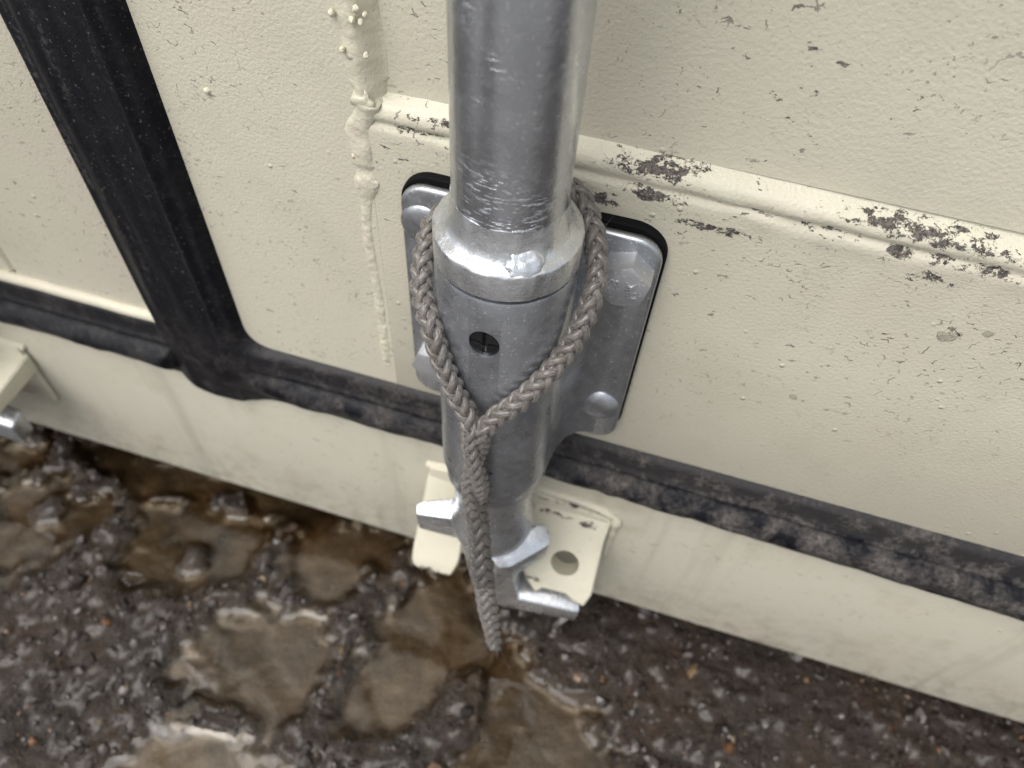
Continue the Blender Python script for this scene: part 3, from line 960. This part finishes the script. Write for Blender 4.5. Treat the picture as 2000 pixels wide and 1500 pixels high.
# ------------------------------------------------------------------ locking bars
def locking_bar(x0, mx, label):
    b = thing('locking_bar', (x0, 0, 0.08), label, 'locking bar', 'vertical locking bars on the doors')
    lathe('tube', [(0.017, 0.3705), (0.017, 0.45), (0.017, 0.60), (0.017, 1.2), (0.017, 2.36)], M_rod, b, 96, (x0, 0))
    prof = [(0.0171, 0.3502), (0.0219, 0.3502), (0.0227, 0.3510), (0.0227, 0.3598), (0.0225, 0.3605), (0.0220, 0.3609), (0.0208, 0.3614), (0.0196, 0.3620), (0.0187, 0.3632), (0.0180, 0.3652), (0.0175, 0.3685), (0.0171, 0.3725)]
    lathe('collar', prof, M_collar, b, 140, (x0, 0), wob=0.00035, fq=240)
    # lump where the weld run was closed
    bm = bmesh.new(); bmesh.ops.create_icosphere(bm, subdivisions=4, radius=1.0)
    up = Vector((0.5, -0.75, 0.75)).normalized()
    rotm = up.to_track_quat('Z', 'Y').to_matrix()
    for vv in bm.verts:
        c = vv.co * (1 + 0.22 * mnoise.fractal(vv.co * 1.8, 1, 2, 3))
        vv.co = Vector((x0 + mx * 0.0100, -0.0166, 0.3622)) + rotm @ Vector((c.x * 0.0056, c.y * 0.0046, c.z * 0.0016))
    from_bm('weld_lump', bm, M_collar, b, True)
    lathe('end_shank', [(0.001, 0.214), (0.0178, 0.214), (0.0182, 0.2193), (0.0182, 0.2193), (0.0180, 0.200), (0.0179, 0.186), (0.0190, 0.180), (0.0202, 0.175), (0.0204, 0.170), (0.0198, 0.165), (0.001, 0.165)][::-1], M_cam, b, 80, (x0, 0))
    P = lambda pts: [(x0 + mx * a / 1000, c / 1000, d / 1000) for a, c, d in pts]
    body = hull('cam', P([(-14, -10, 168), (14, -15, 168), (16, 8, 168), (-14, 10, 168), (-8, -8, 92), (10, -8, 92), (12, 10, 92), (-6, 12, 92), (8, -16, 140), (-10, -12, 145)]), M_cam, b, 0.002, 3)
    r = hull('finger', P([(2, -14, 166), (15, -8, 168), (22, 2.5, 170), (25.6, 4.5, 169.5), (30, 1, 168), (30.8, -4.2, 165), (16, -18.5, 160), (10, -21, 159), (5, -19, 160),
                          (2, -12, 142), (22, 3, 150), (29, -1, 151), (30, -4, 149), (15, -16, 138), (8, -18, 138)]), M_cam, None, 0.0011, 2)
    l = hull('finger', P([(-12, 7, 167), (-20, 5.8, 167), (-35.5, -1, 166), (-39, -3.5, 165), (-37.5, -8, 163), (-20, -3, 164), (-12, -4, 164),
                          (-12, 8, 142), (-36, 1, 145), (-38.5, -4, 145), (-37, -7, 145.5), (-18, -2.5, 140), (-12, -3, 139)]), M_cam, None, 0.0014, 3)
    if mx < 0:
        bpy.data.objects.remove(l)
        l = hull('finger', P([(0, 6, 122), (-47, 4, 120), (-48, -8, 116), (0, -8, 119), (0, 6, 99), (-45, 4, 97), (-46, -8, 96), (0, -7, 98)]), M_cam, None, 0.0025, 3)
    fl = hull('flange', P([(4, -8, 91), (7, 7, 93), (13.5, 12, 94), (29, 8, 92), (53, 6, 91), (55, -3, 88), (12, -8, 88),
                           (4, -7, 73), (8, 8, 74), (52, 6, 74), (54, -2.5, 72), (12, -7, 72)]), M_cam, None, 0.0011, 2)
    wbr = hull('rib', P([(6, -12, 142), (14, -12, 142), (14, 6, 142), (6, 6, 142), (6, -9, 88), (20, -7, 90), (18, 8, 90), (6, 8, 88)]), M_cam, None, 0.0011, 2)
    for ch in (r, l, fl, wbr):
        ch.parent = body; ch.location = (0, 0, 0)
    return b
locking_bar(0.0, 1, 'galvanised locking bar with scratched lower end and weld collar, in the roped bracket')
locking_bar(-0.345, -1, 'galvanised locking bar with its cam in the keeper beside the plain door leaf')

# ------------------------------------------------------------------ rope
rope = thing('rope', (0.0, -0.027, 0.16), 'grey-brown braided rope looped round the bracket sleeve, its spliced tail hanging down', 'rope')
def braid(path, radii, pitch, nper, sw, sh, mat, amp=0.16, seg=8):
    """2*nper strands plaited over and under each other along the path"""
    T, F = frames(path)
    s = 0.0
    for sign in (1, -1):
        for k in range(nper):
            pts, outw, rr = [], [], []
            s = 0.0
            for i, p in enumerate(path):
                if i: s += (path[i] - path[i - 1]).length
                w = 2 * math.pi * s / pitch
                a = sign * w + 2 * math.pi * k / nper
                o = F[i][0] * math.cos(a) + F[i][1] * math.sin(a)
                Rr = radii[i]
                off = sign * amp * Rr * math.cos(2 * w + sign * (math.pi * k - math.pi / 4))   # over two, under two
                pts.append(p + o * (Rr * 0.70 + off))
                outw.append(o)
                rr.append(sw * Rr * (1 + 0.10 * mnoise.noise(Vector((s * 260, k, sign)))))
            ob = tube('strand', pts, rr, mat, rope, seg, (outw, sh))
            uvl = ob.data.uv_layers.new(name='UVMap')
            n = len(pts)
            L = np.array([l.vertex_index for l in ob.data.loops])
            ring = L // seg; ang = L % seg
            u = ang / seg
            vv_ = ring * 0.45 + k * 7 + sign * 3
            uvl.data.foreach_set('uv', np.stack([u, vv_], 1).ravel().astype(np.float32))
left_leg = [(-29.3, 11, 340.5), (-28.6, 5, 339), (-27.6, -2, 335.2), (-25.6, -8.5, 330), (-18.9, -18.3, 325.9), (-13.7, -22.5, 314.4), (-8.2, -25.2, 302.9), (-4.0, -26.6, 296.0)]
right_leg = [(16.4, 22.5, 357.1), (20.5, 18.5, 354.4), (25.0, 11.5, 350.5), (27.9, 3.5, 344.8), (28.2, -3, 338.0), (26.3, -8.0, 328.0), (24.4, -10.6, 322.6), (19.7, -18.0, 315.3), (12.4, -23.8, 305.3), (6.0, -26.4, 297.6)]
tw = []
for k in range(9):
    t = k / 8
    zc = 291 - 55 * t
    a = 2 * math.pi * 0.75 * t
    tw.append((zc, a))
sep = 2.3
lt = [(0.4 - sep * math.cos(a), -29.3 - 2.0 * math.sin(a) * 1.0 - (291 - z) * 0.03, z) for z, a in tw]
rt = [(0.4 + sep * math.cos(a), -29.3 + 2.0 * math.sin(a) * 1.0 - (291 - z) * 0.03, z) for z, a in tw]
behind = [(-26, 19, 343), (-16, 27.0, 350), (0, 28.2, 355), (10, 26.5, 357)]
loop = lt[::-1] + left_leg[::-1] + behind + right_leg + rt
mm = lambda pts: [Vector(p) / 1000 for p in pts]
lp = catmull(mm(loop), 0.0005)
lr = []
for p in lp:
    r = 0.0031
    if p.z < 0.293 and p.y < -0.02: r = 0.0027
    lr.append(r)
braid(lp, lr, 0.0215, 4, 0.44, 0.80, M_rope, 0.24, 10)
tail = catmull(mm([(0.6, -30.5, 243), (1.6, -31, 233), (4.4, -35.0, 222), (6.7, -40.0, 209), (10.2, -45.0, 196), (13.6, -50.0, 182), (17.5, -54.5, 166), (20.0, -57.0, 156)]), 0.0005)
tr_ = []
for i, p in enumerate(tail):
    t = i / len(tail)
    r = 0.0040 + 0.0006 * math.exp(-((t - 0.42) / 0.06) ** 2) - 0.0011 * smooth01(np.array((t - 0.62) / 0.38)).item()
    if t < 0.06: r *= 0.75 + 4 * t
    if t > 0.96: r *= max(0.6, 1 - (t - 0.96) * 10)
    tr_.append(r)
cut = int(len(tail) * 0.52)
braid(tail[:cut + 6], tr_[:cut + 6], 0.026, 4, 0.44, 0.80, M_rope_wet, 0.24)
braid(tail[cut:], tr_[cut:], 0.023, 4, 0.44, 0.80, M_rope, 0.24)
# loose fibres standing off the braid, too fine to count
hv, hf = [], []
def hair(p, d, L, rad):
    d = d.normalized(); side = Vector(rng.normal(size=3)); side = (side - d * side.dot(d)).normalized()
    up = d.cross(side)
    b0 = len(hv)
    bend = Vector(rng.normal(size=3)) * 0.5
    for k in range(5):
        t = k / 4
        q = p + d * (L * t) + bend * (L * t * t)
        r = rad * (1 - 0.7 * t)
        for a in (0, 2.1, 4.2):
            hv.append(q + side * (r * math.cos(a)) + up * (r * math.sin(a)))
    for k in range(4):
        for a in range(3):
            hf.append((b0 + k * 3 + a, b0 + k * 3 + (a + 1) % 3, b0 + k * 3 + 3 + (a + 1) % 3, b0 + k * 3 + 3 + a))
def fuzz(path, radii, n, L0, L1, rad):
    T, F = frames(path)
    for _ in range(n):
        i = int(rng.integers(2, len(path) - 2)); a = rng.uniform(0, 6.283)
        o = F[i][0] * math.cos(a) + F[i][1] * math.sin(a)
        hair(path[i] + o * radii[i] * 0.9, o * rng.uniform(0.3, 1.0) + T[i] * rng.uniform(-1, 1), rng.uniform(L0, L1), rad)
fuzz(lp, lr, 170, 0.0015, 0.0045, 0.00007)
fuzz(tail, tr_, 90, 0.002, 0.005, 0.00008)
fuzz(tail[4:22], tr_[4:22], 70, 0.002, 0.005, 0.00012)
fuzz(tail[-10:], tr_[-10:], 40, 0.003, 0.009, 0.00010)
fz = from_data('loose_fibre', hv, hf, M_rope, rope)
props(fz, kind='stuff')
